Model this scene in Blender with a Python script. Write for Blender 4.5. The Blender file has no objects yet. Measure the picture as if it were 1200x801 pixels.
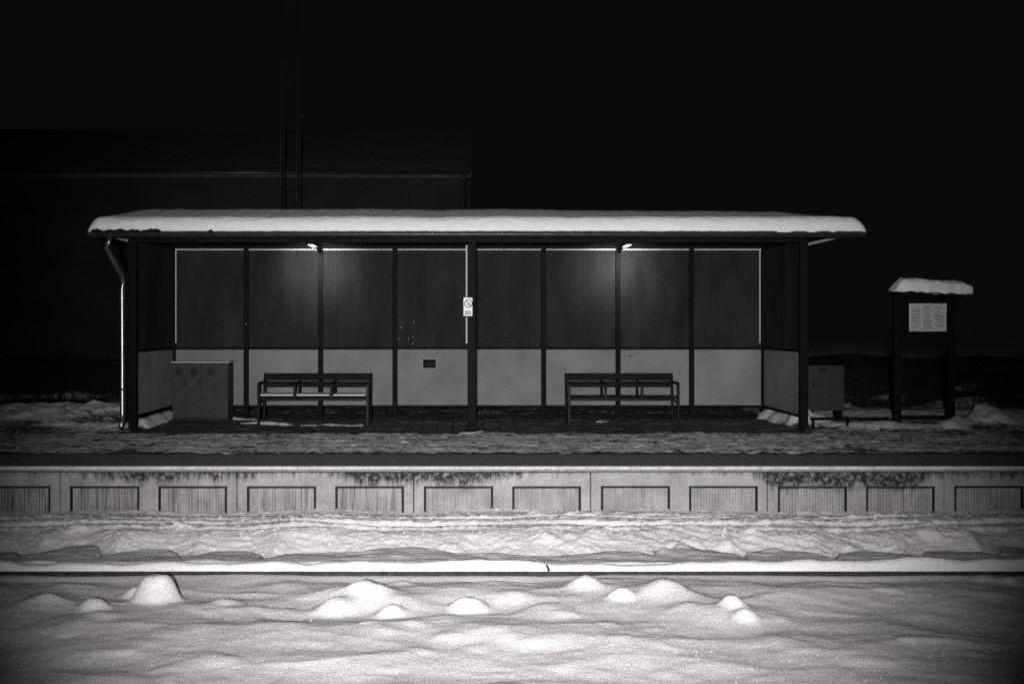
import bpy, bmesh, math, random
import numpy as np
from mathutils import Vector

random.seed(7)
R = math.radians
scene = bpy.context.scene
COL = scene.collection

# ------------------------------------------------------------------ camera, world, light, exposure
CZ = 1.35                     # camera height above the platform
F = 1167.0                    # focal length in photo pixels (photo is 1200 wide)
VX, VY = 548.0, 383.0         # vanishing point in the photo
cam_d = bpy.data.cameras.new('camera')
cam_d.sensor_width = 36.0
cam_d.lens = F / 1200 * 36
cam_d.shift_x = (600 - VX) / 1200
cam_d.shift_y = -(400.5 - VY) / 1200
cam_d.clip_start = 0.05
cam_d.clip_end = 2000
cam = bpy.data.objects.new('camera', cam_d)
COL.objects.link(cam)
cam.location = (0, 0, CZ)
cam.rotation_euler = (R(90), 0, 0)
scene.camera = cam

world = bpy.data.worlds.new('World')
scene.world = world
world.use_nodes = True
wn = world.node_tree.nodes
bg = wn['Background']
bg.inputs['Color'].default_value = (0.96, 0.98, 1.0, 1)     # even night sky
bg.inputs['Strength'].default_value = 0.0031

FLASH_LIGHT = dict(loc=(-0.12, -0.8, 1.47), aim=(0.34, 11.5, 1.62), power=7900, cone=60.5, blend=1.0)  # added spot just behind the camera, standing in for a flash

scene.view_settings.view_transform = 'Standard'
scene.view_settings.look = 'None'
scene.view_settings.exposure = 0.0
scene.view_settings.gamma = 1.0
scene.view_settings.use_curve_mapping = False
scene.cycles.use_denoising = False
scene.cycles.sample_clamp_indirect = 1.0
scene.cycles.caustics_reflective = False
scene.cycles.caustics_refractive = False
scene.cycles.max_bounces = 6
scene.cycles.diffuse_bounces = 4
scene.cycles.use_adaptive_sampling = False


def X(px, d): return (px - VX) / F * d
def Z(py, d): return CZ - (py - VY) / F * d
def D(py, z=0.0): return F * (CZ - z) / (py - VY)


# ------------------------------------------------------------------ key distances
D0 = 9.70           # platform edge
D1 = 13.03          # front posts of the shelter
D2 = 14.85          # back wall of the shelter
DG = 12.42          # gutter
RY1, RY2 = 7.13, 8.57   # rails
SZ = -0.40          # snow level on the track


# ------------------------------------------------------------------ numpy noise
class Noise:
    def __init__(s, seed):
        r = np.random.RandomState(seed)
        s.p = r.permutation(512)
        a = r.rand(512) * 2 * np.pi
        s.g = np.stack([np.cos(a), np.sin(a)], -1)

    def __call__(s, x, y):
        x = np.asarray(x, float); y = np.asarray(y, float)
        xi = np.floor(x).astype(int); yi = np.floor(y).astype(int)
        xf = x - xi; yf = y - yi
        u = xf ** 3 * (xf * (xf * 6 - 15) + 10); v = yf ** 3 * (yf * (yf * 6 - 15) + 10)

        def gr(i, j, dx, dy):
            h = s.p[(s.p[i & 511] + j) & 511]
            g = s.g[h]
            return g[..., 0] * dx + g[..., 1] * dy
        n00 = gr(xi, yi, xf, yf); n10 = gr(xi + 1, yi, xf - 1, yf)
        n01 = gr(xi, yi + 1, xf, yf - 1); n11 = gr(xi + 1, yi + 1, xf - 1, yf - 1)
        return ((n00 * (1 - u) + n10 * u) * (1 - v) + (n01 * (1 - u) + n11 * u) * v) * 1.4

    def fbm(s, x, y, o=4, lac=2.1, gain=.5):
        t = 0; a = 1
        for i in range(o):
            t = t + a * s(x + 17.3 * i, y - 9.1 * i)
            x = x * lac; y = y * lac; a *= gain
        return t


N1, N2, N3, N4, N5 = (Noise(i) for i in (3, 11, 23, 42, 77))


def sstep(a, b, x):
    t = np.clip((x - a) / (b - a), 0, 1)
    return t * t * (3 - 2 * t)


# ------------------------------------------------------------------ materials
def new_mat(name):
    m = bpy.data.materials.new(name)
    m.use_nodes = True
    nt = m.node_tree
    return m, nt, nt.nodes['Principled BSDF']


def link(nt, a, b): nt.links.new(a, b)


def coords(nt, scale=(1, 1, 1)):
    g = nt.nodes.new('ShaderNodeNewGeometry')
    mp = nt.nodes.new('ShaderNodeMapping')
    mp.inputs['Scale'].default_value = scale
    link(nt, g.outputs['Position'], mp.inputs['Vector'])
    return mp.outputs['Vector']


def noise(nt, vec, scale, detail=4, rough=.55):
    n = nt.nodes.new('ShaderNodeTexNoise')
    n.inputs['Scale'].default_value = scale
    n.inputs['Detail'].default_value = detail
    n.inputs['Roughness'].default_value = rough
    link(nt, vec, n.inputs['Vector'])
    return n.outputs['Fac']


def ramp(nt, fac, a, b, ca=(0, 0, 0, 1), cb=(1, 1, 1, 1)):
    r = nt.nodes.new('ShaderNodeValToRGB')
    r.color_ramp.elements[0].position = a; r.color_ramp.elements[0].color = ca
    r.color_ramp.elements[1].position = b; r.color_ramp.elements[1].color = cb
    link(nt, fac, r.inputs['Fac'])
    return r.outputs['Color']


def mix(nt, fac, a, b, mode='MIX'):
    m = nt.nodes.new('ShaderNodeMix')
    m.data_type = 'RGBA'; m.blend_type = mode
    for s, v in ((m.inputs[0], fac), (m.inputs[6], a), (m.inputs[7], b)):
        if isinstance(v, (tuple, float, int)): s.default_value = v
        else: link(nt, v, s)
    return m.outputs[2]


def bump(nt, bsdf, h, strength, dist, prev=None):
    b = nt.nodes.new('ShaderNodeBump')
    b.inputs['Strength'].default_value = strength
    b.inputs['Distance'].default_value = dist
    link(nt, h, b.inputs['Height'])
    if prev is not None: link(nt, prev, b.inputs['Normal'])
    link(nt, b.outputs['Normal'], bsdf.inputs['Normal'])
    return b.outputs['Normal']


def g4(v, warm=0.0): return (v * (1 + warm), v, v * (1 - warm * .6), 1)


def simple(name, v, rough=.5, var=.25, scale=6, metal=0.0, bmp=.0, stretch=(1, 1, 1), warm=.0, spec=.04, grain=.35):
    m, nt, b = new_mat(name)
    vec = coords(nt, stretch)
    n = noise(nt, vec, scale, 5, .6)
    c = ramp(nt, n, .3, .7, g4(v * (1 - var), warm), g4(v * (1 + var), warm))
    if grain:
        gr_ = ramp(nt, noise(nt, coords(nt), 85, 2, .7), .32, .68, g4(1 - grain), g4(1 + grain))
        c = mix(nt, 1.0, c, gr_, 'MULTIPLY')
    link(nt, c, b.inputs['Base Color'])
    b.inputs['Roughness'].default_value = rough
    b.inputs['Metallic'].default_value = metal
    b.inputs['Specular IOR Level'].default_value = spec
    if bmp:
        n2 = noise(nt, vec, scale * 8, 4, .6)
        bump(nt, b, n2, bmp, .01)
    return m


def snow_material(name, base=.84, lump=.35, attr=None, dirt=.05, under=.05, under_scale=14):
    m, nt, b = new_mat(name)
    vec = coords(nt)
    fine = noise(nt, vec, 95, 3, .75)
    med = noise(nt, vec, 38, 4, .62)
    c = ramp(nt, fine, .3, .7, g4(base * .66, .012), g4(base * 1.12, .012))
    if dirt:
        dn = noise(nt, vec, 9, 6, .75)
        dm = ramp(nt, dn, .62, .8)
        c = mix(nt, dm, c, g4(base * (1 - dirt * 6)))
    if attr:
        at = nt.nodes.new('ShaderNodeAttribute'); at.attribute_name = attr
        un = noise(nt, vec, under_scale, 5, .7)
        uc = ramp(nt, un, .3, .7, g4(under * .55), g4(under * 1.5))
        # ragged edge: cover value perturbed by noise
        ma = nt.nodes.new('ShaderNodeMath'); ma.operation = 'ADD'
        mm = nt.nodes.new('ShaderNodeMath'); mm.operation = 'MULTIPLY_ADD'
        link(nt, noise(nt, vec, 26, 5, .75), mm.inputs[0]); mm.inputs[1].default_value = .9; mm.inputs[2].default_value = -.45
        link(nt, at.outputs['Fac'], ma.inputs[0]); link(nt, mm.outputs[0], ma.inputs[1])
        fac = ramp(nt, ma.outputs[0], .36, .66)
        c = mix(nt, fac, uc, c)
    link(nt, c, b.inputs['Base Color'])
    b.inputs['Roughness'].default_value = .62
    b.inputs['Specular IOR Level'].default_value = .3
    n1 = bump(nt, b, med, lump, .02)
    grit = noise(nt, vec, 420, 2, .8)
    n2 = bump(nt, b, fine, .8, .014, n1)
    bump(nt, b, grit, .7, .004, n2)
    return m


M = {}
M['snow'] = snow_material('snow')
M['ground_snow'] = snow_material('ground_snow', attr='cover', under=.03)
M['platform_snow'] = snow_material('platform_snow', base=.74, lump=.6, attr='cover', dirt=.08, under=.05)
M['roof_snow'] = snow_material('roof_snow', base=.86, lump=.25, dirt=0)
M['steel'] = simple('dark_painted_steel', .0045, .6, .3, 9, spec=.05)
M['bench_wood'] = simple('dark_bench_wood', .006, .6, .4, 5, stretch=(1, 12, 12), bmp=.2, spec=.05)
M['bench_steel'] = simple('bench_steel', .006, .4, .2, 9, spec=.10)
M['sheet'] = simple('dark_ribbed_sheet', .017, .7, .40, 1.6, spec=.10, stretch=(2.2, 2.2, .7))
M['panel'] = simple('pale_wall_panel', .17, .6, .2, 1.7, warm=.01, bmp=.04)
M['trim'] = simple('pale_trim', .42, .4, .08, 4)
M['ceiling'] = simple('dark_ceiling_boards', .02, .8, .2, 4, stretch=(1, 1, 1))
M['galv'] = simple('galvanised_metal', .22, .30, .2, 12, metal=.9)
M['gutter'] = simple('dull_gutter_metal', .045, .38, .25, 10, metal=.7)
M['cabinet'] = simple('grey_cabinet_paint', .028, .6, .18, 7, bmp=.05, spec=.2)
M['cabinet_dark'] = simple('dark_decal', .008, .6, .2, 20, spec=.2)
M['cabinet_pale'] = simple('pale_cabinet_paint', .024, .6, .2, 7, spec=.2)
M['coping'] = simple('wet_coping_concrete', .19, .75, .22, 10, bmp=.3, warm=.01)
M['edging'] = simple('pale_edge_strip', .46, .7, .22, 22, bmp=.4, stretch=(.5, 1, 1))
M['groove'] = simple('dark_groove', .03, .9, .3, 20)  # groove faces coloured darker, outlining the fields
M['core'] = simple('platform_core', .035, .9, .2, 5)
M['sign_white'] = simple('sign_white', .78, .4, .04, 6)
M['halo_rim'] = simple('plaque_halo', .30, .5, .05, 6)
M['black'] = simple('print_black', .008, .7, .1, 6, spec=0)
M['print_grey'] = simple('print_grey', .05, .5, .1, 6, spec=0)
M['paper'] = simple('weathered_paper', .40, .7, .25, 40)
M['rail'] = simple('rusty_rail_steel', .028, .6, .4, 18, bmp=.3)
M['twig'] = simple('twig_bark', .02, .8, .4, 40)
M['house'] = simple('dark_house_render', .022, .8, .2, 1.2)
M['house_roof'] = simple('dark_house_roof', .055, .7, .2, 3)
M['house_metal'] = simple('house_gutter_metal', .05, .35, .2, 6, metal=.6)
M['mast'] = simple('mast_steel', .022, .5, .3, 8, metal=.3)
M['grass'] = simple('dry_grass', .018, .9, .5, 7)


def paver_material():
    m, nt, b = new_mat('worn_paving_slab')
    vec = coords(nt)
    c = ramp(nt, noise(nt, vec, 7, 6, .7), .3, .72, g4(.012), g4(.055))
    sn = ramp(nt, noise(nt, coords(nt, (5, 9, 5)), 1.6, 7, .75), .66, .74)
    c = mix(nt, sn, c, g4(.42))
    link(nt, c, b.inputs['Base Color'])
    b.inputs['Roughness'].default_value = .7
    bump(nt, b, noise(nt, vec, 60, 4, .7), .5, .006)
    return m


def wall_material(name, streaks):
    """old precast concrete: vertical rain streaks, dark algae runs under the coping"""
    m, nt, b = new_mat(name)
    base = ramp(nt, noise(nt, coords(nt), 5, 8, .72), .3, .7, g4(.23, .015), g4(.40, .015))
    fine = ramp(nt, noise(nt, coords(nt), 95, 3, .8), .25, .75, g4(.50), g4(1.3))
    c = mix(nt, 1.0, base, fine, 'MULTIPLY')
    sx = nt.nodes.new('ShaderNodeSeparateXYZ')
    gm = nt.nodes.new('ShaderNodeNewGeometry')
    link(nt, gm.outputs['Position'], sx.inputs[0])

    def along(stops):                         # value that changes along the wall
        mr = nt.nodes.new('ShaderNodeMapRange')
        mr.inputs[1].default_value = X(-60, D0); mr.inputs[2].default_value = X(1260, D0)
        link(nt, sx.outputs['X'], mr.inputs[0])
        r = nt.nodes.new('ShaderNodeValToRGB'); e = r.color_ramp.elements
        while len(e) < len(stops): e.new(.5)
        for k, (px, v) in enumerate(stops):
            e[k].position = (px + 60) / 1320; e[k].color = (v, v, v, 1)
        link(nt, mr.outputs[0], r.inputs['Fac'])
        return r.outputs['Color']
    st = ramp(nt, noise(nt, coords(nt, (42, 1, 1.1)), 1.6, 5, .7), .46, .64)
    zone = along([(0, 1), (170, .85), (300, .7), (440, .75), (520, .35), (780, .3), (930, .45), (1260, .5)])
    k = mix(nt, 1.0, st, zone, 'MULTIPLY')
    k = mix(nt, 1.0, k, g4(streaks), 'MULTIPLY')
    c = mix(nt, k, c, g4(.03))
    # algae runs hanging from the coping joint
    run = along([(90, .16), (150, .46), (230, .40), (370, .14), (430, .55), (560, .52), (640, .12), (880, .12), (905, .62), (1075, .66), (1095, .25), (1180, .34)])
    drip = noise(nt, coords(nt, (13, 1, 2.2)), 1.4, 6, .72)
    a = nt.nodes.new('ShaderNodeMath'); a.operation = 'MULTIPLY_ADD'      # length of run
    link(nt, run, a.inputs[0]); a.inputs[1].default_value = .34; a.inputs[2].default_value = -.12
    a2 = nt.nodes.new('ShaderNodeMath'); a2.operation = 'MULTIPLY_ADD'
    link(nt, drip, a2.inputs[0]); a2.inputs[1].default_value = .34; link(nt, a.outputs[0], a2.inputs[2])
    s = nt.nodes.new('ShaderNodeMath'); s.operation = 'ADD'
    link(nt, sx.outputs['Z'], s.inputs[0]); link(nt, a2.outputs[0], s.inputs[1])
    al = ramp(nt, s.outputs[0], .01, .10)
    gap = ramp(nt, noise(nt, coords(nt, (9, 9, 9)), 2.2, 6, .75), .30, .52)
    al = mix(nt, 1.0, al, gap, 'MULTIPLY')
    c = mix(nt, al, c, g4(.022))
    link(nt, c, b.inputs['Base Color'])
    b.inputs['Roughness'].default_value = .85
    b.inputs['Specular IOR Level'].default_value = .15
    bump(nt, b, noise(nt, coords(nt), 55, 5, .7), .4, .012)
    return m


M['paver'] = paver_material()
M['wall'] = wall_material('stained_concrete', .28)
M['wall_field'] = wall_material('streaked_concrete_field', .95)


def emit(name, strength):
    m, nt, b = new_mat(name)
    b.inputs['Base Color'].default_value = g4(.8)
    b.inputs['Emission Color'].default_value = (1, .97, .93, 1)
    b.inputs['Emission Strength'].default_value = strength
    return m


M['lens'] = emit('glowing_lamp_lens', 1.6)
M['flash_lens'] = emit('flash_stand_in_lens', 2)  # glowing face of the added light behind the camera


# ------------------------------------------------------------------ object helpers
def origin_of(o):
    v = Vector((0, 0, 0))
    while o is not None:
        v = v + o.location
        o = o.parent
    return v


def tag(o, label=None, cat=None, group=None, kind=None):
    if label: o['label'] = label
    if cat: o['category'] = cat
    if group: o['group'] = group
    if kind: o['kind'] = kind
    return o


def thing(name, label, cat, loc, group=None):
    o = bpy.data.objects.new(name, None)
    o.empty_display_size = .2
    o.location = loc
    COL.objects.link(o)
    return tag(o, label, cat, group)


def link_mesh(name, me, mat, parent=None, loc=None):
    o = bpy.data.objects.new(name, me)
    if mat is not None and not me.materials:
        me.materials.append(M[mat] if isinstance(mat, str) else mat)
    COL.objects.link(o)
    if parent is not None: o.parent = parent
    if loc is not None: o.location = Vector(loc) - (origin_of(parent) if parent else Vector())
    return o


def finish(name, bm, mat, parent=None, smooth=False, base=None):
    """world-space bmesh -> object; its origin sits at the middle of its base (or at the given point)"""
    bm.normal_update()
    vs = np.array([v.co[:] for v in bm.verts])
    lo, hi = vs.min(0), vs.max(0)
    c = Vector(base) if base else Vector(((lo[0] + hi[0]) / 2, (lo[1] + hi[1]) / 2, lo[2]))
    for v in bm.verts: v.co -= c
    me = bpy.data.meshes.new(name)
    bm.to_mesh(me); bm.free()
    if smooth:
        for p in me.polygons: p.use_smooth = True
    return link_mesh(name, me, mat, parent, c)


def add_box(bm, x0, x1, y0, y1, z0, z1, bev=0.0):
    vs = [bm.verts.new((x, y, z)) for x in (x0, x1) for y in (y0, y1) for z in (z0, z1)]
    q = [(0, 1, 3, 2), (4, 6, 7, 5), (0, 4, 5, 1), (2, 3, 7, 6), (0, 2, 6, 4), (1, 5, 7, 3)]
    fs = [bm.faces.new([vs[i] for i in f]) for f in q]
    if bev:
        es = {e for f in fs for e in f.edges}
        bmesh.ops.bevel(bm, geom=list(es), offset=bev, segments=2, profile=.5, affect='EDGES')


def box(name, x0, x1, y0, y1, z0, z1, mat, parent=None, bev=.004):
    bm = bmesh.new()
    add_box(bm, x0, x1, y0, y1, z0, z1, bev)
    return finish(name, bm, mat, parent)


def add_tube(bm, pts, r, seg=10, cap=True):
    pts = [Vector(p) for p in pts]
    rr = r if isinstance(r, (list, tuple)) else [r] * len(pts)
    rings = []
    up = Vector((0, 0, 1))
    for i, p in enumerate(pts):
        t = (pts[min(i + 1, len(pts) - 1)] - pts[max(i - 1, 0)]).normalized()
        a = t.cross(up)
        if a.length < 1e-3: a = t.cross(Vector((1, 0, 0)))
        a.normalize(); b = t.cross(a)
        rings.append([bm.verts.new(p + (a * math.cos(k * 2 * math.pi / seg) + b * math.sin(k * 2 * math.pi / seg)) * rr[i]) for k in range(seg)])
    for A, B in zip(rings, rings[1:]):
        for k in range(seg):
            bm.faces.new((A[k], A[(k + 1) % seg], B[(k + 1) % seg], B[k]))
    if cap:
        bm.faces.new(rings[0][::-1]); bm.faces.new(rings[-1])
    bmesh.ops.recalc_face_normals(bm, faces=bm.faces[:])


def tube(name, pts, r, mat, parent=None, seg=10):
    bm = bmesh.new()
    add_tube(bm, pts, r, seg)
    return finish(name, bm, mat, parent, smooth=True)


def grid_mesh(name, xs, ys, Zf, mat, parent=None, cover=None, kind=None):
    """height field over the outer product of xs and ys"""
    nx, ny = len(xs), len(ys)
    co = np.zeros((ny, nx, 3))
    co[..., 0] = xs[None, :]; co[..., 1] = ys[:, None]; co[..., 2] = Zf
    idx = np.arange(nx * ny).reshape(ny, nx)
    fa = np.stack([idx[:-1, :-1], idx[:-1, 1:], idx[1:, 1:], idx[1:, :-1]], -1).reshape(-1, 4)
    me = bpy.data.meshes.new(name)
    me.vertices.add(nx * ny); me.vertices.foreach_set('co', co.ravel())
    me.loops.add(fa.size); me.loops.foreach_set('vertex_index', fa.ravel().astype(np.int32))
    me.polygons.add(len(fa))
    me.polygons.foreach_set('loop_start', np.arange(0, fa.size, 4, dtype=np.int32))
    me.polygons.foreach_set('use_smooth', np.ones(len(fa), bool))
    me.update(calc_edges=True)
    if cover is not None:
        at = me.attributes.new('cover', 'FLOAT', 'POINT')
        at.data.foreach_set('value', cover.ravel().astype(np.float32))
    o = link_mesh(name, me, mat, parent)
    if kind: o['kind'] = kind
    return o


def spread(fine, start, stop, grow=1.25, first=None):
    """coordinates growing from start out to stop"""
    out = []; s = first or fine * 2; p = start
    sign = 1 if stop > start else -1
    while abs(p - start) < abs(stop - start):
        p += sign * s; s = s * grow
        out.append(p)
    return out


# ------------------------------------------------------------------ ground: snow over track bed and foreground, patchy bank behind
xs = np.arange(-5.6, 6.9, .017)
xs = np.array(sorted(spread(.017, -5.6, -420)) + list(xs) + spread(.017, 6.9, 420))
yf = np.arange(4.4, 9.76, .0165)
ys = np.array(sorted(spread(.0165, 4.4, -300)) + list(yf) + [9.9, 11, 13, 15, 16.4] + list(np.arange(16.7, 26, .09)) + spread(.09, 26, 700))
GX, GY = np.meshgrid(xs, ys)


def front_snow(x, y):
    h = np.full(x.shape, SZ)
    # long soft drifts lying along the track, plus smaller ones
    h += .036 * N1.fbm(x * .60 + 3, y * 1.0, 2)
    h += .016 * N2.fbm(x * 1.4, y * 1.9, 2) * sstep(9, 6.8, y)
    h += .026 * np.clip(N5.fbm(x * 2.4 + 9, y * 3.0, 2) - .25, 0, 1) * sstep(7.1, 6.7, y)
    h += .0035 * N3.fbm(x * 7, y * 9, 3)
    rid = 1 - np.abs(N4(x * .8 + .25 * y, y * 1.9))
    h += .014 * rid ** 3 * sstep(7.1, 6.6, y)
    h += .006 * sstep(5.6, 4.6, y)
    # beyond the outer rail: smooth humps between the sleepers falling gently away, a valley, then a bank facing back
    u = y - RY1
    ph = x / .68 + .35 * N5(x * .35, x * 0 + 2.2)
    lobe = np.abs(np.sin(math.pi * ph)) ** .6
    merge = np.clip(np.exp(-((x - .2) / 1.3) ** 2) + .5 * N1(x * .7, x * 0 + 8.8), 0, .85)
    lobe = lobe * (1 - merge) + (.72 + .2 * N4(x * 1.2, x * 0 + 3.1)) * merge
    ue = .20 + (.60 + .3 * N3(x * .8, x * 0 + 5)) * lobe + .03 * N2(x * 5, x * 0 + 1)
    valley = -.075 + .02 * N2(x * 1.4, y * 2)
    hump = .058 + .012 * N4(x * .8, x * 0 + 6) - (.10 + .05 * N1(x * .9, x * 0 + 2)) * u + .014 * N2.fbm(x * 2.2, y * 4, 3)
    bank = valley + (.150 + .03 * N4(x * 1.1, x * 0)) * sstep(0, .55, u - ue * .30 - .42 - .13 * N1(x * 1.3, x * 0 + 4.4))
    far_h = np.where(u < ue, hump, np.maximum(hump - (u - ue) * .6, bank))
    w = sstep(.04, .09, u) * sstep(2.2, 1.5, u)
    h = h * (1 - w) + (h * .45 + SZ * .55 + far_h) * w
    h -= .03 * sstep(-.55, -.1, u) * (u < 0)
    rough = sstep(ue, ue + .15, u)
    h += rough * (.012 * N1.fbm(x * 2.0 + 5, y * 5, 4) * (1 - .6 * sstep(8.25, 8.5, y)) + .012 * N3.fbm(x * .55, y * 8.5, 3) * sstep(8.1, 8.4, y) + .016 * np.abs(N4.fbm(x * 9, y * 13, 4)) + .006 * N5.fbm(x * 26, y * 30, 2))
    # diagonal scrape marks left by the plough
    diag = np.abs(N2((x + y * 1.6) * 4.2, (y - x * .12) * 1.5))
    h += rough * .012 * (1 - diag) ** 3 * sstep(-1.5, 2.0, x + N3(x * .4, y) * 2)
    # grooves of the wheel flange and of the sledge along the second rail
    for gy, dep, wd in ((D(605, SZ), .020, .16), (D(612, SZ), .046, .22), (D(622, SZ), .046, .22), (D(629.5, SZ), .026, .18)):
        g = y - gy - .012 * N4(x * .7, x * 0 + gy)
        k = np.where(g < 0, np.clip(1 + g / wd, 0, 1), np.clip(1 - g / .035, 0, 1))     # falls gently, then a sharp lip
        h -= dep * k * (.8 + .5 * N5(x * 1.3, x * 0 + gy * 3))
    # drift against the platform wall
    h += (-.040 + .07 * np.clip(N1(x * .75 + 1.5, x * 0 + .3), -.3, 1)) * sstep(9.25, 9.62, y)
    # kept low right at the outer rail so that its steel foot shows as a dark line
    near = np.exp(-((y - (RY1 - .07)) / .10) ** 2)
    h = h * (1 - .75 * near) + (SZ - .012) * .75 * near
    return h


def mound(h, px, py, wpx, hpx, p=1.0, sy=.8):
    d = D(py, SZ)
    cx = X(px, d); R0 = wpx / F * d / 2 * 1.18; H = hpx / F * d * .60
    i0, i1 = np.searchsorted(ys, [d - R0 * sy * 2.9, d + R0 * sy * 2.9]); j0, j1 = np.searchsorted(xs, [cx - R0 * 2.9, cx + R0 * 2.9])
    gx, gy = GX[i0:i1, j0:j1], GY[i0:i1, j0:j1]
    r = np.sqrt(((gx - cx) / R0) ** 2 + ((gy - d) / (R0 * sy)) ** 2)
    r = r * (1 + .18 * N3(gx * 5 + px, gy * 5))
    k = np.where(r < 2.2, np.exp(-np.abs(r * 1.25) ** (2 * p)), 0)
    h[i0:i1, j0:j1] += H * k * (1 + (.03 if p > 1.5 else .12) * N2.fbm(gx * 7 + py, gy * 7, 3) + .02 * N5.fbm(gx * 24, gy * 24, 2))
    return h


H = front_snow(GX, GY)
for a in [(182, 701, 52, 50, 2.3, .8), (158, 692, 26, 18, 1.2, .8), (110, 713, 34, 22, 1.25), (122, 724, 44, 9), (262, 706, 40, 12),
          (60, 706, 70, 10), (425, 702, 74, 32, 1.1, .7), (393, 713, 48, 24, 1.2), (470, 708, 70, 14), (458, 719, 34, 20, 1.3),
          (547, 712, 40, 25, 1.35), (600, 703, 50, 10), (640, 715, 60, 7), (520, 748, 34, 6, 1.), (560, 742, 90, 8), (450, 742, 60, 8),
          (686, 691, 42, 20, 1.25), (728, 704, 34, 21, 1.35), (775, 698, 60, 23, 1.15), (805, 704, 60, 10), (858, 718, 32, 20, 1.4),
          (874, 729, 30, 17, 1.4), (840, 722, 110, 14, 1., .8), (925, 698, 90, 9), (1160, 677, 46, 11, 1.2), (1188, 681, 30, 12, 1.2),
          (1165, 700, 50, 6), (1010, 735, 120, 6), (330, 735, 80, 8), (230, 742, 60, 8), (660, 722, 36, 8), (960, 760, 140, 7),
          (330, 684, 60, 8), (470, 684, 36, 8), (90, 684, 80, 7), (965, 684, 60, 7), (700, 765, 160, 7), (430, 780, 170, 8)]:
    H = mound(H, *a)
# ragged snow clods thrown up beyond the outer rail
for px, py in ((795, 640), (812, 637), (770, 645), (850, 639), (880, 632), (905, 644), (210, 628), (530, 640), (640, 636), (700, 632), (90, 630), (1000, 640), (1090, 634)):
    H = mound(H, px, py, 26, 9, 1.2, .9)
cover = np.ones_like(H)
under = (GY > 9.8) & (GY < 16.65)
H = np.where(under, -1.3, H)
back = GY >= 16.65
bz = -.06 + .62 * sstep(17, 23, GY) + .10 * N1.fbm(GX * .6, GY * .6, 4) + .05 * N3.fbm(GX * 2.5, GY * 2.5, 3)
H = np.where(back, bz, H)
bc = .42 + .55 * N2.fbm(GX * .9, GY * 1.1, 5) - .35 * sstep(17.5, 20, GY)
bc = bc + 1.2 * sstep(25, 28, GY)
cover = np.where(back, bc, cover)
far_front = GY < 3
H = np.where(far_front, SZ + .03 * N1.fbm(GX * .55, GY * .8, 2), H)
gxs, gys, GH = xs, ys, H
ground = grid_mesh('snowy_ground', xs, ys, H, 'ground_snow', cover=cover, kind='structure')

# ------------------------------------------------------------------ platform
platform = thing('platform', None, None, (0, D0, -.6))
platform['kind'] = 'structure'
PX0, PX1 = -40.0, 42.0
box('core', PX0, PX1, D0 + .14, 16.66, -1.0, -.065, 'core', platform, 0)
box('coping', PX0, PX1, D0 + .012, D(531), -.062, -.004, 'coping', platform, .006)
box('edge_strip', PX0, PX1, D0 - .045, D0 + .010, -.034, .0, 'edging', platform, .010)

SEG = 1.7235
seg_x = [X(485, D0 + .03) + SEG * k for k in range(-5, 7)]


def wall_panel_mesh():
    w = SEG - .009
    zt, zr = -.066, Z(569, D0)
    rec = [(.095, .77), (.955, 1.625)]
    xsl = [0, .004]
    for a, b in rec:
        xsl += [a, a + .003, a + .022]
        n = 22
        xsl += list(np.linspace(a + .024, b - .024, n * 2 + 1))
        xsl += [b - .022, b - .003, b]
    xsl += [w - .004, w]
    zsl = [-.75, zr - .03, zr - .0235, zr - .021, zr - .003, zr,  zt - .006, zt]

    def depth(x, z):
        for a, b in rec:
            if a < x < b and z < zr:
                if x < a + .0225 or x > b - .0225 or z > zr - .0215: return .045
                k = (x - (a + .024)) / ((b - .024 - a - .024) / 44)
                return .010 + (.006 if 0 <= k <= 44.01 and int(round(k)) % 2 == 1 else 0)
        e = 0
        if x < .003 or x > w - .003 or z > zt - .003: e = .005
        return e
    bm = bmesh.new()
    g = [[bm.verts.new((x, depth(x, z), z)) for x in xsl] for z in zsl]
    for i in range(len(zsl) - 1):
        for j in range(len(xsl) - 1):
            f = bm.faces.new((g[i][j], g[i][j + 1], g[i + 1][j + 1], g[i + 1][j]))
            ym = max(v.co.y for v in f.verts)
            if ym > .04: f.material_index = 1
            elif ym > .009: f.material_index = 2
    # returns at both ends and along the top
    bl = [bm.verts.new((0, .10, z)) for z in zsl]; br = [bm.verts.new((w, .10, z)) for z in zsl]
    for i in range(len(zsl) - 1):
        bm.faces.new((g[i][0], g[i + 1][0], bl[i + 1], bl[i]))
        bm.faces.new((g[i][-1], br[i], br[i + 1], g[i + 1][-1]))
    bm.faces.new([v for v in g[-1]] + [br[-1], bl[-1]])
    me = bpy.data.meshes.new('wall_panel')
    bm.to_mesh(me); bm.free()
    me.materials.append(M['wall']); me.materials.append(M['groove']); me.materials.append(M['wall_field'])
    return me


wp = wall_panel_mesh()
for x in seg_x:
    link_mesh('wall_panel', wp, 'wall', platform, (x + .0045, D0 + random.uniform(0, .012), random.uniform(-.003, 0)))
box('plain_wall', PX0, seg_x[0] - .01, D0 + .005, D0 + .13, -.75, -.066, 'wall', platform)
box('plain_wall', seg_x[-1] + SEG + .01, PX1, D0 + .005, D0 + .13, -.75, -.066, 'wall', platform)

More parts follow.
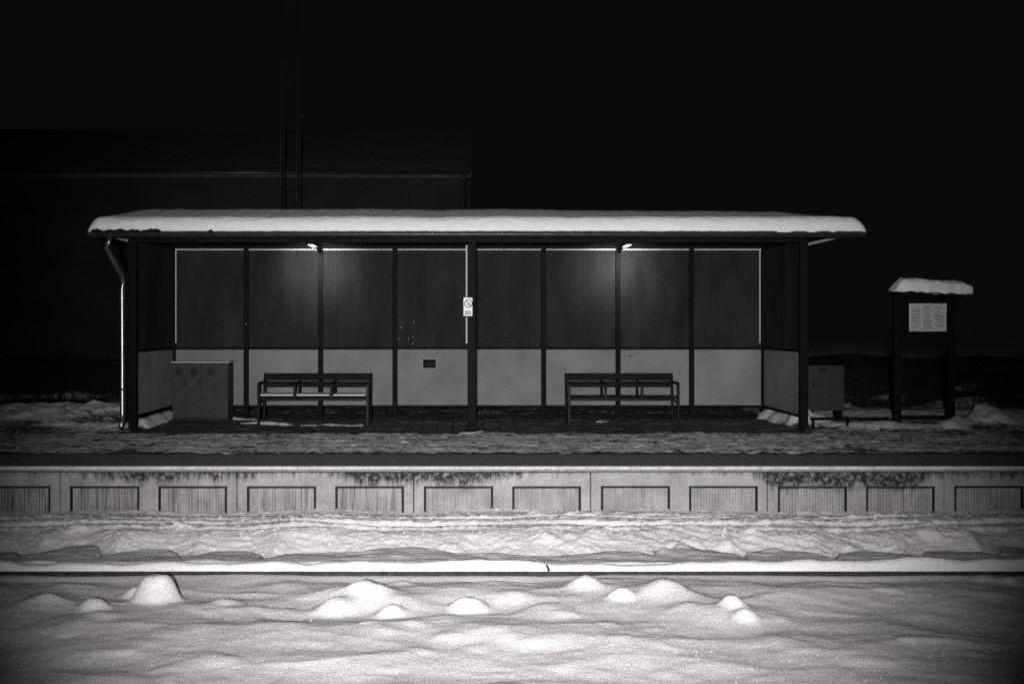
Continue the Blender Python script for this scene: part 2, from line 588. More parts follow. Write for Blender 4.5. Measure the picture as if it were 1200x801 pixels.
# trodden, patchy snow on the platform
PAVX0, PAVX1, PAVY0, PAVY1 = -4.38, 4.40, 12.66, 14.86
xs = np.arange(-8.6, 10.4, .021)
xs = np.array(sorted(spread(.03, -8.6, PX0)) + list(xs) + spread(.03, 10.4, PX1))
xs[0] = PX0; xs[-1] = PX1
ys = np.concatenate([np.arange(D(531) - .06, 13.4, .024), np.arange(13.4, 15.6, .036), np.arange(15.6, 16.7, .1)])
GX, GY = np.meshgrid(xs, ys)
edge = N1.fbm(GX * .8, GY * .8, 3) * .16
inside = sstep(PAVX0 - .05, PAVX0 + .12, GX) * sstep(PAVX1 + .05, PAVX1 - .12, GX) * sstep(PAVY0 - .12 + edge, PAVY0 + .06 + edge, GY) * sstep(15.05, 14.9, GY)
H = .012 + .006 * N2.fbm(GX * 3.4, GY * 5.5, 4) + .006 * N3.fbm(GX * 9, GY * 14, 3)
H += .012 * np.clip(N4.fbm(GX * 3.3 + 4, GY * 4.2, 3), 0, 1)
foot = np.clip(N5(GX * 4.5, GY * 4.5) - .35, 0, 1)
H -= .03 * foot
band = sstep(10.6, 10.9, GY) * sstep(12.75, 12.3, GY)
c = .58 + .26 * N1.fbm(GX * 1.5, GY * 4.0, 5) + .34 * N3.fbm(GX * 9, GY * 14, 3) - .10 * np.abs(GX - .2) / 6
c += .10 * band
c -= .25 * sstep(12.55, 12.7, GY) * sstep(4.6, 4.3, np.abs(GX))
H = H * (1 - inside) + (-.055) * inside
c = c * (1 - inside)


def drift(px0, py0, px1, py1, wd, ht):
    """ridge of shovelled snow between two points given on the platform floor"""
    global H, c
    a = np.array([X(px0, D(py0)), D(py0)]); b = np.array([X(px1, D(py1)), D(py1)])
    ab = b - a; L = max(1e-6, ab.dot(ab))
    t = np.clip(((GX - a[0]) * ab[0] + (GY - a[1]) * ab[1]) / L, 0, 1)
    r = np.hypot(GX - a[0] - t * ab[0], GY - a[1] - t * ab[1]) / wd
    r = r * (1 + .45 * N4.fbm(GX * 3 + px0, GY * 3, 3))
    k = np.exp(-r ** 2 * 1.4)
    bumpy = 1 + .3 * N2.fbm(GX * 3, GY * 3 + px1, 3)
    H = H + ht * k * bumpy
    c = np.maximum(c, np.where(k > .25, .35 + .75 * k, c))


drift(-60, 497, 60, 492, .55, .16)
drift(20, 484, 130, 484, .5, .15)
drift(60, 500, 140, 503, .22, .07)
drift(168, 500, 200, 489, .15, .10)
drift(272, 490.5, 300, 491, .09, .075)
drift(285, 495.5, 330, 496.5, .14, .075)
drift(330, 497.5, 425, 498, .05, .068)
drift(700, 494, 712, 494, .06, .07)
drift(897, 489, 940, 500, .17, .12)
drift(938, 499, 960, 498, .16, .14)
drift(960, 500, 1040, 504, .2, .06)
drift(1040, 503, 1110, 502, .3, .05)
drift(1115, 505, 1150, 495, .16, .09)
drift(1148, 493, 1170, 500, .16, .10)
drift(1170, 498, 1300, 500, .5, .12)
drift(980, 486, 1200, 485, .5, .05)
drift(540, 507, 565, 507, .07, .06)
platform_snow = grid_mesh('trodden_snow', xs, ys, H, 'platform_snow', platform, cover=c)
platform_snow.location = -origin_of(platform)

# paving slabs under the shelter roof
bm = bmesh.new(); PW, PL = (PAVX1 - PAVX0) / 42, (PAVY1 - PAVY0) / 7
add_box(bm, -PW / 2 + .006, PW / 2 - .006, -PL / 2 + .006, PL / 2 - .006, -.07, 0, .006)
pme = bpy.data.meshes.new('paving_slab'); bm.to_mesh(pme); bm.free()
for j in range(7):
    for i in range(42):
        o = link_mesh('paving_slab', pme, 'paver', platform,
                      (PAVX0 + PW * (i + .5), PAVY0 + PL * (j + .5) + (.06 if i % 2 else 0), -.004 + random.uniform(-.007, .004)))
        o.rotation_euler = (random.gauss(0, .006), random.gauss(0, .012), random.gauss(0, .006))

# ------------------------------------------------------------------ rails with snow lying on them
def rail(y, top, label, name='railway_rail'):
    prof = [(-.07, -.17), (.07, -.17), (.07, -.155), (.012, -.135), (.010, -.05), (.035, -.036), (.035, -.006), (.028, 0), (-.028, 0), (-.035, -.006), (-.035, -.036), (-.010, -.05), (-.012, -.135), (-.07, -.155)]
    t = thing(name, label, 'rail', (0, y, top - .17))
    bm = bmesh.new()
    A = [bm.verts.new((-60, y + a, top + b)) for a, b in prof]; B = [bm.verts.new((60, y + a, top + b)) for a, b in prof]
    n = len(prof)
    for k in range(n): bm.faces.new((A[k], A[(k + 1) % n], B[(k + 1) % n], B[k]))
    bm.faces.new(A[::-1]); bm.faces.new(B)
    bmesh.ops.recalc_face_normals(bm, faces=bm.faces[:])
    finish('steel_bar', bm, 'rail', t)
    return t


r1 = rail(RY1, -.388, 'snow-capped rail in front of the trampled track bed, away from the platform')
r2 = rail(RY2, -.395, 'half buried rail running close along the platform wall')


def rail_cap(parent, y, top, amp, x0, x1, step, thick, wid):
    xs = np.arange(x0, x1, step)
    hh = thick + amp * N2.fbm(xs * .9 + y, xs * 0 + 3.3, 4) + amp * .9 * np.clip(N4(xs * 1.7, xs * 0 + y), 0, 1) + .002 * N3(xs * 14, xs * 0)
    hh = np.clip(hh, .03, .12)
    n = 12
    bm = bmesh.new(); rows = []
    for k in range(n + 1):
        a = math.pi * k / n
        cy = -math.cos(a) * (wid + .004 * N1(xs * 6, xs * 0 + k)) + y
        cz = top + hh * (max(math.sin(a), 0) ** .55)
        rows.append([bm.verts.new((xx, yy, zz)) for xx, yy, zz in zip(xs, cy, cz)])
    for A, B in zip(rows, rows[1:]):
        for i in range(len(xs) - 1):
            bm.faces.new((A[i], A[i + 1], B[i + 1], B[i]))
    bmesh.ops.recalc_face_normals(bm, faces=bm.faces[:])
    return finish('snow_cap', bm, 'snow', parent, smooth=True)


rail_cap(r1, RY1, -.386, .042, -9, 11, .03, .060, .046)

bm = bmesh.new()


def twig(px, py, label, pts):
    bm = bmesh.new()
    b = Vector((X(px, RY1 - .05), RY1 - .045, Z(py, RY1 - .05)))
    for chain, r in pts:
        add_tube(bm, [b + Vector(p) for p in chain], r, 6)
    tag(finish('twig', bm, 'twig', smooth=True), label, 'twig', )


twig(643, 669, 'broken dark twig stuck in the snow on the rail', [([(0, 0, 0), (-.006, .005, .025), (-.016, .01, .045)], [.009, .011, .004]), ([(-.004, .004, .02), (.012, .0, .003)], [.006, .004])])
twig(693, 669, 'tiny curved stem poking from the snow on the rail', [([(0, 0, 0), (.006, .003, .012), (.012, .006, .016)], [.003, .003, .002])])
twig(393, 664, 'short dark bud lying on the snowy rail', [([(0, .01, 0), (.008, .01, .008)], [.006, .004])])

# ------------------------------------------------------------------ waiting shelter
sh = thing('waiting_shelter', 'open-fronted waiting shelter with dark ribbed upper walls, pale lower panels and flat roof', 'shelter', (0, D1, 0))
mull_px = [203, 289, 376, 463, 552, 637, 724, 810, 895]
mx = [X(p, D2) for p in mull_px]
PW2 = .036
CE = 2.56          # ceiling
zt_panel = Z(293.5, D2); z_mid = Z(407.5, D2); z_bot = Z(475.5, D2)
for i, x in enumerate(mx):
    w = PW2 if 0 < i < 8 else .045
    box('back_post', x - w, x + w, D2 - .05, D2 + .03, 0, CE, 'steel', sh)
# front posts
for px, w in ((156, .05), (553, .058), (941.5, .05)):
    x = X(px, D1)
    p = box('front_post', x - w, x + w, D1 - w, D1 + w, 0, CE, 'steel', sh, .008)
    box('base_plate', x - w - .03, x + w + .03, D1 - w - .03, D1 + w + .03, .0, .014, 'steel', p, .003)


def ribbed(w, h):
    """thin sheet with upright ribs, front face towards -y"""
    n = max(6, int(w / .042)); bm = bmesh.new(); pr = []
    for k in range(n):
        x0 = w * k / n; x1 = w * (k + 1) / n; q = (x1 - x0)
        pr += [(x0, 0), (x0 + q * .55, 0), (x0 + q * .65, .007), (x0 + q * .9, .007)]
    pr.append((w, 0))
    lo = [bm.verts.new((a, b, 0)) for a, b in pr]; hi = [bm.verts.new((a, b, h)) for a, b in pr]
    for k in range(len(pr) - 1):
        bm.faces.new((lo[k], lo[k + 1], hi[k + 1], hi[k]))
    b0 = [bm.verts.new(v) for v in ((0, .02, 0), (w, .02, 0), (w, .02, h), (0, .02, h))]
    bm.faces.new(b0[::-1])
    bm.faces.new([lo[0]] + [hi[0]] + [b0[3], b0[0]]); bm.faces.new([hi[-1], lo[-1], b0[1], b0[2]])
    me = bpy.data.meshes.new('ribbed_panel'); bm.to_mesh(me); bm.free()
    return me


for i in range(8):
    a = mx[i] + (PW2 if i else .045) + .002; b = mx[i + 1] - (PW2 if i < 7 else .045) - .002
    link_mesh('upper_panel', ribbed(b - a, zt_panel - z_mid - .012), 'sheet', sh, (a, D2 - .018, z_mid + .012))
    # pale head strip over each panel, and the rails of the frame
    box('head_strip', a, b, D2 - .044, D2 + .012, zt_panel + .002, zt_panel + .022, 'trim', sh, .003)
    box('top_rail', a, b, D2 - .048, D2 + .02, zt_panel + .03, CE, 'steel', sh, .003)
    mid = .018 if i in (3, 4) else .022
    box('middle_rail', a, b, D2 - (.030 if i in (3, 4) else .052), D2 + .02, z_mid - mid, z_mid + .010, 'steel', sh, .003)
    lp = box('lower_panel', a, b, D2 - .026, D2 - .004, z_bot + .014, z_mid - mid - .002, 'panel', sh, .006)
    box('bottom_rail', a, b, D2 - .034, D2 + .02, z_bot - .022, z_bot + .012, 'steel', sh, .003)
    box('sill', a, b, D2 - .05, D2 + .02, .0, .05, 'steel', sh, .004)
    if i == 3: plaque_panel = lp
    if i == 6: marked_panel = lp
# upright pale strips
for px, side in ((206.3, 0), (546.8, 0), (890.3, 1)):
    x = X(px, D2 - .06); hw_ = .013 if 500 < px < 600 else .008
    zl = Z(402, D2)
    box('upright_strip', x - hw_, x + hw_, D2 - .075, D2 - .054, zl, zt_panel + (.02 if px < 500 or px > 600 else .10), 'trim', sh, .003)
# side walls
for s, x in ((-1, mx[0]), (1, mx[8])):
    y0, y1 = D1 + .055, D2 - .055
    ym = (y0 + y1) / 2
    for a, b in ((y0, ym - .022), (ym + .022, y1)):
        bm = bmesh.new(); add_box(bm, x - .012, x + .012, a, b, z_mid + .012, zt_panel, .003)
        finish('side_upper_panel', bm, 'sheet', sh)
    box('side_lower_panel', x - .011, x + .011, y0, y1, z_bot + .014, z_mid - .024, 'panel', sh, .004)
    box('side_middle_rail', x - .025, x + .025, y0, y1, z_mid - .022, z_mid + .010, 'steel', sh, .003)
    box('side_bottom_rail', x - .025, x + .025, y0, y1, z_bot - .022, z_bot + .012, 'steel', sh, .003)
    box('side_mullion', x - .022, x + .022, ym - .02, ym + .02, z_mid + .012, zt_panel, 'steel', sh, .003)
    box('side_top_rail', x - .03, x + .03, y0, y1, zt_panel + .002, CE, 'steel', sh, .003)

# roof, ceiling boards, beam, fascia, gutter
RX0, RX1 = X(105, DG), X(1012, DG)
RB = D2 + .40
roof = box('roof', RX0, RX1, DG + .07, RB, CE + .03, CE + .10, 'steel', sh, .006)
nb = 9
for k in range(nb):
    a = DG + .10 + (RB - DG - .12) * k / nb; b = DG + .10 + (RB - DG - .12) * (k + 1) / nb - .006
    box('ceiling_board', RX0 + .02, RX1 - .02, a, b, CE + .004, CE + .026, 'ceiling', sh, .003)
GZ = Z(275.5, DG)
box('fascia', RX0 + .004, RX1 - .004, DG + .045, DG + .067, CE - .075, CE + .098, 'steel', sh, .004)
box('front_beam', mx[0] + .06, mx[8] - .06, D1 - .04, D1 + .04, CE - .11, CE - .002, 'steel', sh, .004)


def gutter():
    bm = bmesh.new(); r = .052; n = 12
    prof = []
    for k in range(n + 1):
        a = math.pi + math.pi * k / n
        prof.append((math.cos(a) * r, math.sin(a) * r))
    inner = [(p[0] * .93, p[1] * .93) for p in prof[::-1]]
    # rolled bead on the outer lip
    bead = [(-r - .008 + .010 * math.cos(t), .004 + .010 * math.sin(t)) for t in np.linspace(-.4, -.4 - 1.7 * math.pi, 8)]
    loop = bead[::-1][:0] + prof + inner
    A = [bm.verts.new((RX0 - .02, DG + a, GZ + .02 + b)) for a, b in loop]; B = [bm.verts.new((RX1 + .02, DG + a, GZ + .02 + b)) for a, b in loop]
    m = len(loop)
    for k in range(m): bm.faces.new((A[k], A[(k + 1) % m], B[(k + 1) % m], B[k]))
    bm.faces.new(A[:]); bm.faces.new(B[::-1])
    add_tube(bm, [(RX0 - .02, DG - r, GZ + .022), (RX1 + .02, DG - r, GZ + .022)], .010, 8)
    bmesh.ops.recalc_face_normals(bm, faces=bm.faces[:])
    return finish('gutter', bm, 'gutter', sh)


gut = gutter()
pxs = [100 + 81 * k + 2 for k in range(12)]
for p in pxs:
    x = X(p, DG)
    if x < RX0 or x > RX1: continue
    bm = bmesh.new()
    pts = [(x, DG + math.cos(a) * .058, GZ + .02 + math.sin(a) * .058) for a in np.linspace(math.pi * .97, 2 * math.pi, 9)]
    add_tube(bm, pts, .007, 6)
    finish('gutter_bracket', bm, 'gutter', gut)
# down pipe
dy = DG
pt = [(X(128, dy), dy + .01, GZ - .03), (X(126, dy), dy + .01, GZ - .09), (X(124.6, dy), dy + .02, Z(290, dy)), (X(127, dy), dy + .05, Z(298, dy)),
      (X(142, 12.75), 12.75, Z(322, 12.75)), (X(143.2, 12.8), 12.8, Z(329, 12.8)), (X(143.4, 12.8), 12.8, Z(340, 12.8)), (X(143.8, 12.8), 12.8, .26), (X(144, 12.8), 12.79, .14), (X(144, 12.8), 12.72, .06)]
dp = tube('downpipe', pt, .036, 'galv', sh, 14)
for z in (.55, 1.95):
    bm = bmesh.new()
    add_tube(bm, [(X(143.6, 12.8), 12.8, z - .012), (X(143.6, 12.8), 12.8, z + .012)], .043, 14)
    add_tube(bm, [(X(143.6, 12.8) + .03, 12.81, z), (X(156, D1) - .04, D1 - .02, z)], .007, 6)
    finish('pipe_clamp', bm, 'gutter', dp)

# no smoking sign on the middle post
sy = D1 - .072
sgx0, sgx1, sgz0, sgz1 = X(543.2, sy), X(553.6, sy), Z(370, sy), Z(348.6, sy)
sg = thing('no_smoking_sign', 'small white sign with a crossed-out circle fixed to the middle front post', 'sign', ((sgx0 + sgx1) / 2, sy, sgz0))
box('plate', sgx0, sgx1, sy - .004, sy + .003, sgz0, sgz1, 'sign_white', sg, .0015)
cx, cz, rr = (sgx0 + sgx1) / 2 + .006, sgz1 - .076, .054
bm = bmesh.new(); pts = []
add_tube(bm, [(cx + rr * .93 * math.cos(a), sy - .006, cz + rr * .93 * math.sin(a)) for a in np.linspace(0, 2 * math.pi, 33)], .0062, 6)
finish('prohibition_ring', bm, 'black', sg)
bm = bmesh.new(); add_tube(bm, [(cx - rr * .65, sy - .0065, cz + rr * .65), (cx + rr * .65, sy - .0065, cz - rr * .65)], .006, 6)
finish('prohibition_bar', bm, 'black', sg)
bm = bmesh.new(); add_tube(bm, [(cx - .022, sy - .006, cz - .018), (cx + .03, sy - .006, cz - .006)], .0045, 6)
finish('cigarette_symbol', bm, 'black', sg)
for row, n in ((.052, 5), (.026, 6)):
    bm = bmesh.new(); x = sgx0 + .016; step = (sgx1 - sgx0 - .03) / n
    for k in range(n):
        add_box(bm, x + step * k, x + step * (k + .72), sy - .006, sy - .0045, sgz0 + row - .007, sgz0 + row + (.009 if k % 2 else .011))
    finish('print_line', bm, 'black', sg)

# small plaque on a lower panel
py = D2 - .028
pl = thing('wall_plaque', 'small dark plaque with a painted-on pale halo on a pale lower panel', 'plaque', (X(503.5, py), py, Z(431.5, py)))
box('halo_rim', X(494.8, py), X(511.8, py), py - .006, py, Z(431.8, py), Z(420.2, py), 'halo_rim', pl, .001)  # no real frame: thin pale rim painted as a halo round the plaque
box('face', X(495.6, py), X(511, py), py - .009, py - .0065, Z(431, py), Z(420.8, py), 'black', pl, .001)
for zz, x0, x1 in ((424.6, 501, 509.2), (427.6, 498.8, 509)):
    bm = bmesh.new()
    k = X(x0, py)
    while k < X(x1, py):
        w = random.uniform(.008, .016)
        add_box(bm, k, k + w, py - .0105, py - .0092, Z(zz, py) - .006, Z(zz, py) + .006); k += w + .004
    finish('print_line', bm, 'print_grey', pl)
# pen marks on one panel
bm = bmesh.new()
add_tube(bm, [(X(731.5, py), py, Z(415.5, py)), (X(731.8, py), py, Z(418, py))], .005, 5)
add_tube(bm, [(X(735, py), py, Z(416.6, py)), (X(737, py), py, Z(417.3, py)), (X(739.5, py), py, Z(416.5, py)), (X(741.6, py), py, Z(417.6, py))], .005, 5)
finish('pen_scrawl', bm, 'black', marked_panel)
# pale flecks left on the ribbed sheet
for px, pyy in ((478.8, 396.5), (484.2, 394.2), (483.8, 402.4), (485, 377.5), (470, 384), (467, 397), (288.2, 379.5)):
    yy = D2 - (.021 if px > 300 else .053)
    x = X(px, yy); z = Z(pyy, yy)
    box('paint_fleck', x - .005, x + .005, yy - .002, yy + .003, z - .007, z + .007, 'trim', sh, .001)

# ceiling lamps on arms
def ceiling_lamp(mxp, tipx, lab):
    x = X(mxp, D2); zt = CE - .05
    t = thing('ceiling_lamp', lab, 'lamp', (x, D2 - .05, zt), 'lit arm lamps under the shelter roof')
    bm = bmesh.new()
    add_tube(bm, [(x, D2 - .06, zt - .05), (x, D2 - .25, zt - .03), (x, D2 - .62, zt)], .018, 8)
    finish('arm', bm, 'steel', t, smooth=True)
    box('wall_bracket', x - .03, x + .03, D2 - .064, D2 - .05, zt - .10, zt + .01, 'steel', t, .003)
    y0, y1 = D2 - 1.02, D2 - .62
    box('housing', x - .045, x + .045, y0, y1, zt - .012, zt + .040, 'steel', t, .01)
    box('lens', x - .036, x + .036, y0 + .02, y1 - .02, zt - .022, zt - .0125, 'lens', t, .003)
    ld = bpy.data.lights.new('lamp_light', 'AREA'); ld.shape = 'RECTANGLE'; ld.size = .06; ld.size_y = .34; ld.energy = LAMP_W; ld.spread = R(100)
    ld.color = (1, .97, .94)
    lo = bpy.data.objects.new('lamp_light', ld); COL.objects.link(lo); lo.parent = t
    lo.location = Vector((x, (y0 + y1) / 2, zt - .026)) - t.location
    lo.rotation_euler = (R(78), 0, 0)


LAMP_W = 18.0
ceiling_lamp(376, 364, 'small lit lamp on an arm above the bench with the pale seat')
ceiling_lamp(724.5, 743, 'small lit lamp on an arm above the bench with the bare seat')

# ------------------------------------------------------------------ snow lying on the shelter roof
def roof_snow():
    x0, x1 = RX0 - .035, RX1 + .045
    nx = 420
    tt = np.linspace(0, 1, nx)
    xs = x0 + (x1 - x0) * tt
    n = 26
    yb = DG - .03; ye = RB + .05; W = ye - yb
    zb = CE + .102
    zf = GZ + .045            # the snow hangs down to the gutter lip at the front
    dl = xs - x0; dr = x1 - xs
    env = (1 - (1 - np.clip(dl / .5, 0, 1)) ** 2.4) ** .7
    env = np.minimum(env, (1 - (1 - np.clip(dr / 1.0, 0, 1)) ** 2.0) ** .8)
    nose = np.minimum((1 - (1 - np.clip(dl / .17, 0, 1)) ** 2) ** .5, (1 - (1 - np.clip(dr / .18, 0, 1)) ** 2.2) ** .5)
    nose *= 1 + .05 * N1.fbm(xs * 1.1, xs * 0 + 3, 3)
    env *= 1 - .16 * sstep(.35, 1, tt) + .03 * N4.fbm(xs * .6, xs * 0 + 1, 2)
    NH = .205                                     # height of the steep front face
    CRH = .215                                    # further rise to the crown behind it
    bm = bmesh.new(); rows = []
    prof = []
    for k in range(n + 1):
        v = k / n
        if v < .5:                                # steep face, rolled over at the top
            a = v / .5 * math.pi / 2
            prof.append(((1 - math.cos(a)) * .17, math.sin(a) ** .95, 0.0))
        else:
            u = (v - .5) / .5
            prof.append((.17 + u ** 1.3 * (W - .17), 1.0, (lambda q: q * (1.12 - .12 * q) if q < 1 else 1.0)(u ** 1.3 * 2.7) * (1 - max(0, u - .8) * 5 * .9)))
    base_n = N2.fbm(xs * 9, xs * 0 + .4, 3)
    drip = np.zeros(nx)
    for px, w, a in ((918, 5, .062), (950, 4, .03), (975, 3, .018), (632 - 385, -9, 0)):
        if w > 0: drip += a * np.exp(-((xs - X(px, DG)) / (w / F * DG)) ** 2)
    rag = np.zeros(nx)
    rg = sstep(X(104, DG), X(112, DG), xs) * sstep(X(194, DG), X(186, DG), xs)
    rag = rg * np.clip(.022 + .045 * N4.fbm(xs * 6.5, xs * 0 + 2, 3), 0, .055)
    rag += .03 * np.exp(-((xs - X(247.5, DG)) / .02) ** 2)
    for k, (py_, pz, pc) in enumerate(prof):
        yy = yb + py_ + (1 - np.minimum(nose, 1)) * .05
        low = zf + .003 * base_n - drip + rag
        zz = low + np.maximum(NH * nose - rag * nose + drip, .004) * pz + CRH * env * pc
        if py_ < .9: yy = yy + .006 * N3.fbm(xs * 4, xs * 0 + k * .31, 3) * (1 if k else .3)
        zz = zz + (.005 * N5.fbm(xs * 4, xs * 0 + py_ * 4, 3) if k else 0)
        rows.append([bm.verts.new((a, b, c_)) for a, b, c_ in zip(xs, np.broadcast_to(yy, xs.shape), np.broadcast_to(zz, xs.shape))])
    # underside
    und = [bm.verts.new((a, DG + .042, zf + min(.06, NH * q * .5))) for a, q in zip(xs, nose)]
    rows = [und] + rows
    for A, B in zip(rows, rows[1:]):
        for i in range(nx - 1):
            bm.faces.new((A[i], A[i + 1], B[i + 1], B[i]))
    for s in (0, -1):
        try: bm.faces.new([r[s] for r in rows])
        except Exception: pass
    bmesh.ops.recalc_face_normals(bm, faces=bm.faces[:])
    o = finish('roof_snow', bm, 'roof_snow', smooth=True)
    tag(o, 'thick rounded blanket of white snow lying on the shelter roof', 'snow')


roof_snow()

# ------------------------------------------------------------------ benches
def bench(cx, label, whitish):
    y0, y1 = 13.58, 14.02
    t = thing('bench', label, 'bench', (cx, y0, 0), 'slatted benches in the shelter')
    fr = [-.745, -.25, .25, .745]
    for k, f in enumerate(fr):
        x = cx + f
        end = k in (0, 3)
        w = .017
        if end:
            bm = bmesh.new(); add_box(bm, x - w, x + w, y0, y0 + .035, 0, .565, .004); finish('leg', bm, 'bench_steel', t)
            bm = bmesh.new(); add_tube(bm, [(x, y1 - .06, 0), (x, y1 - .03, .36), (x, y1 + .03, .70)], .019, 8); finish('leg', bm, 'bench_steel', t)
            bm = bmesh.new(); add_tube(bm, [(x, y0 + .02, .30), (x, y1 - .04, .36)], .014, 8); finish('side_brace', bm, 'bench_steel', t)
        else:
            bm = bmesh.new(); add_box(bm, x - w, x + w, y0, y0 + .03, .37, .565, .004); finish('arm_post', bm, 'bench_steel', t)
            bm = bmesh.new(); add_tube(bm, [(x, y1 - .05, .37), (x, y1 + .028, .695)], .019, 8); finish('back_post', bm, 'bench_steel', t)
        bm = bmesh.new(); add_tube(bm, [(x, y0 + .005, .572), (x, y0 + .06, .582), (x, y1 - .02, .578)], .019, 8); finish('armrest', bm, 'bench_steel', t, smooth=True)
    for k in range(4):
        a = y0 + .015 + k * .098
        box('seat_slat', cx - .725, cx + .725, a, a + .086, .378 - k * .004, .412 - k * .004, 'bench_wood', t, .006)
    if whitish:
        for a, b in zip(fr, fr[1:]):
            bm = bmesh.new(); add_box(bm, cx + a + .025, cx + b - .025, y0 + .004, y1 - .05, .4125, .431, .006)
            finish('whitish_layer', bm, 'snow', t)  # plain pale layer over the seat slats
    for z0, z1, yy in ((.603, .703, y1 + .012), (.510, .592, y1 - .004)):
        box('back_slat', cx - .75, cx + .75, yy - .045, yy - .018, z0, z1, 'bench_wood', t, .006)
    box('seat_beam', cx - .73, cx + .73, y0 + .18, y0 + .22, .335, .366, 'bench_steel', t, .004)
    return t


bench(X(369.5, 13.8), 'dark slatted bench with a pale seat beside the grey cabinet', True)
bench(X(727.5, 13.85), 'dark slatted bench with a bare dark seat below the panel with pen marks', False)

# ------------------------------------------------------------------ cabinet inside the shelter
cy0, cy1 = 14.30, 14.64
cxa, cxb = X(201.5, cy0), X(267, cy0)
cb = thing('storage_cabinet', 'low grey metal cabinet with three doors and round dark emblems in the shelter corner', 'cabinet', ((cxa + cxb) / 2, cy0, 0))
ztop = Z(424.5, cy0)
box('body', cxa, cxb, cy0 + .018, cy1, 0, ztop - .006, 'cabinet', cb, .006)
box('lid', cxa - .008, cxb + .022, cy0 - .014, cy1 + .01, ztop - .004, ztop + .014, 'trim', cb, .004)
box('plinth', cxa + .01, cxb - .01, cy0 + .004, cy0 + .0175, .0, .042, 'cabinet_dark', cb, .003)
dx = [cxa + .004, X(218, cy0), X(236, cy0), cxb - .004]
for k in range(3):
    d = box('door', dx[k] + .004, dx[k + 1] - .004, cy0, cy0 + .016, .05, ztop - .02, 'cabinet', cb, .004)
    ccx = X((209.5, 227.5, 246.5)[k], cy0); ccz = Z((434.5, 435, 435)[k], cy0)
    bm = bmesh.new()
    bmesh.ops.create_cone(bm, cap_ends=True, segments=28, radius1=.058, radius2=.058, depth=.003)
    for v in bm.verts: v.co = Vector((ccx + v.co.x, cy0 - .003 + v.co.z, ccz + v.co.y))
    em = finish('emblem', bm, 'cabinet_dark', d)
    bm = bmesh.new()
    add_tube(bm, [(ccx - .032, cy0 - .006, ccz + .03), (ccx + .0, cy0 - .006, ccz - .004), (ccx + .034, cy0 - .006, ccz - .02)], .006, 6)
    add_tube(bm, [(ccx - .02, cy0 - .006, ccz - .03), (ccx + .025, cy0 - .006, ccz + .03)], .005, 6)
    finish('emblem_mark', bm, 'cabinet', em)
    if k < 2:
        hx = dx[k + 1] - .02
        box('handle', hx - .01, hx + .012, cy0 - .018, cy0 - .002, Z(453, cy0), Z(444, cy0), 'cabinet_dark', d, .004)

# ------------------------------------------------------------------ utility cabinet outside
uy0, uy1 = 14.55, 14.85
uxa, uxb = X(948, uy0), X(990, uy0)
ub = thing('utility_cabinet', 'plain grey utility cabinet on dark feet outside the shelter end wall', 'cabinet', ((uxa + uxb) / 2, uy0, 0))
box('body', uxa, uxb, uy0 + .014, uy1, Z(481, uy0), Z(428, uy0), 'cabinet_pale', ub, .006)
ud = box('door', uxa + .03, uxb - .015, uy0, uy0 + .012, Z(479, uy0), Z(430, uy0), 'cabinet_pale', ub, .004)
box('handle', uxa + .05, uxa + .075, uy0 - .018, uy0 - .002, Z(454, uy0), Z(447, uy0), 'cabinet_dark', ud, .004)
box('label_plate', X(958, uy0), X(969, uy0), uy0 - .004, uy0 - .001, Z(437, uy0), Z(431, uy0), 'cabinet_dark', ud, .001)
for x in (uxa + .05, uxb - .05):
    box('foot', x - .03, x + .03, uy0 + .03, uy1 - .03, 0, Z(481, uy0) - .002, 'steel', ub, .004)

# low knee rail
ky = 13.15
kb = thing('knee_rail', 'low dark metal rail on short posts beside the notice board', 'rail', (X(1015, ky), ky, 0))
tube('bar', [(X(950, ky), ky, .14), (X(1041, ky), ky, .14)], .02, 'steel', kb, 8)
for px in (953, 993, 1038): tube('post', [(X(px, ky), ky, 0), (X(px, ky), ky, .135)], .02, 'steel', kb, 8)

# ------------------------------------------------------------------ notice board
ny = 13.5
nb_ = thing('notice_board', 'dark two-legged notice board with a pale poster under a small snowy roof', 'notice board', (X(1082, ny), ny, 0))
for px in (1051, 1114):
    x = X(px, ny); box('post', x - .045, x + .045, ny - .045, ny + .045, 0, 1.80, 'steel', nb_, .006)
bx0, bx1 = X(1051, ny) + .048, X(1114, ny) - .048
box('back_board', bx0, bx1, ny - .015, ny + .03, 1.12, 1.79, 'steel', nb_, .004)
for z0, z1 in ((1.10, 1.16), (1.73, 1.79)): box('frame_rail', bx0 + .002, bx1 - .002, ny - .04, ny - .017, z0, z1, 'steel', nb_, .004)
box('cross_bar', bx0, bx1, ny - .02, ny + .02, .10, .15, 'steel', nb_, .004)
rx0, rx1 = X(1051, ny) - .055, X(1139.5, ny - .14)
box('little_roof', rx0, rx1, ny - .14, ny + .11, 1.805, 1.85, 'steel', nb_, .006)
bm = bmesh.new(); add_tube(bm, [(X(1114, ny), ny, 1.5), (rx1 - .06, ny, 1.81)], .02, 8); finish('bracket', bm, 'steel', nb_)
pst = thing('poster', 'faded pale printed poster pinned to the dark notice board', 'poster', (X(1087, ny), ny - .02, Z(388, ny)))


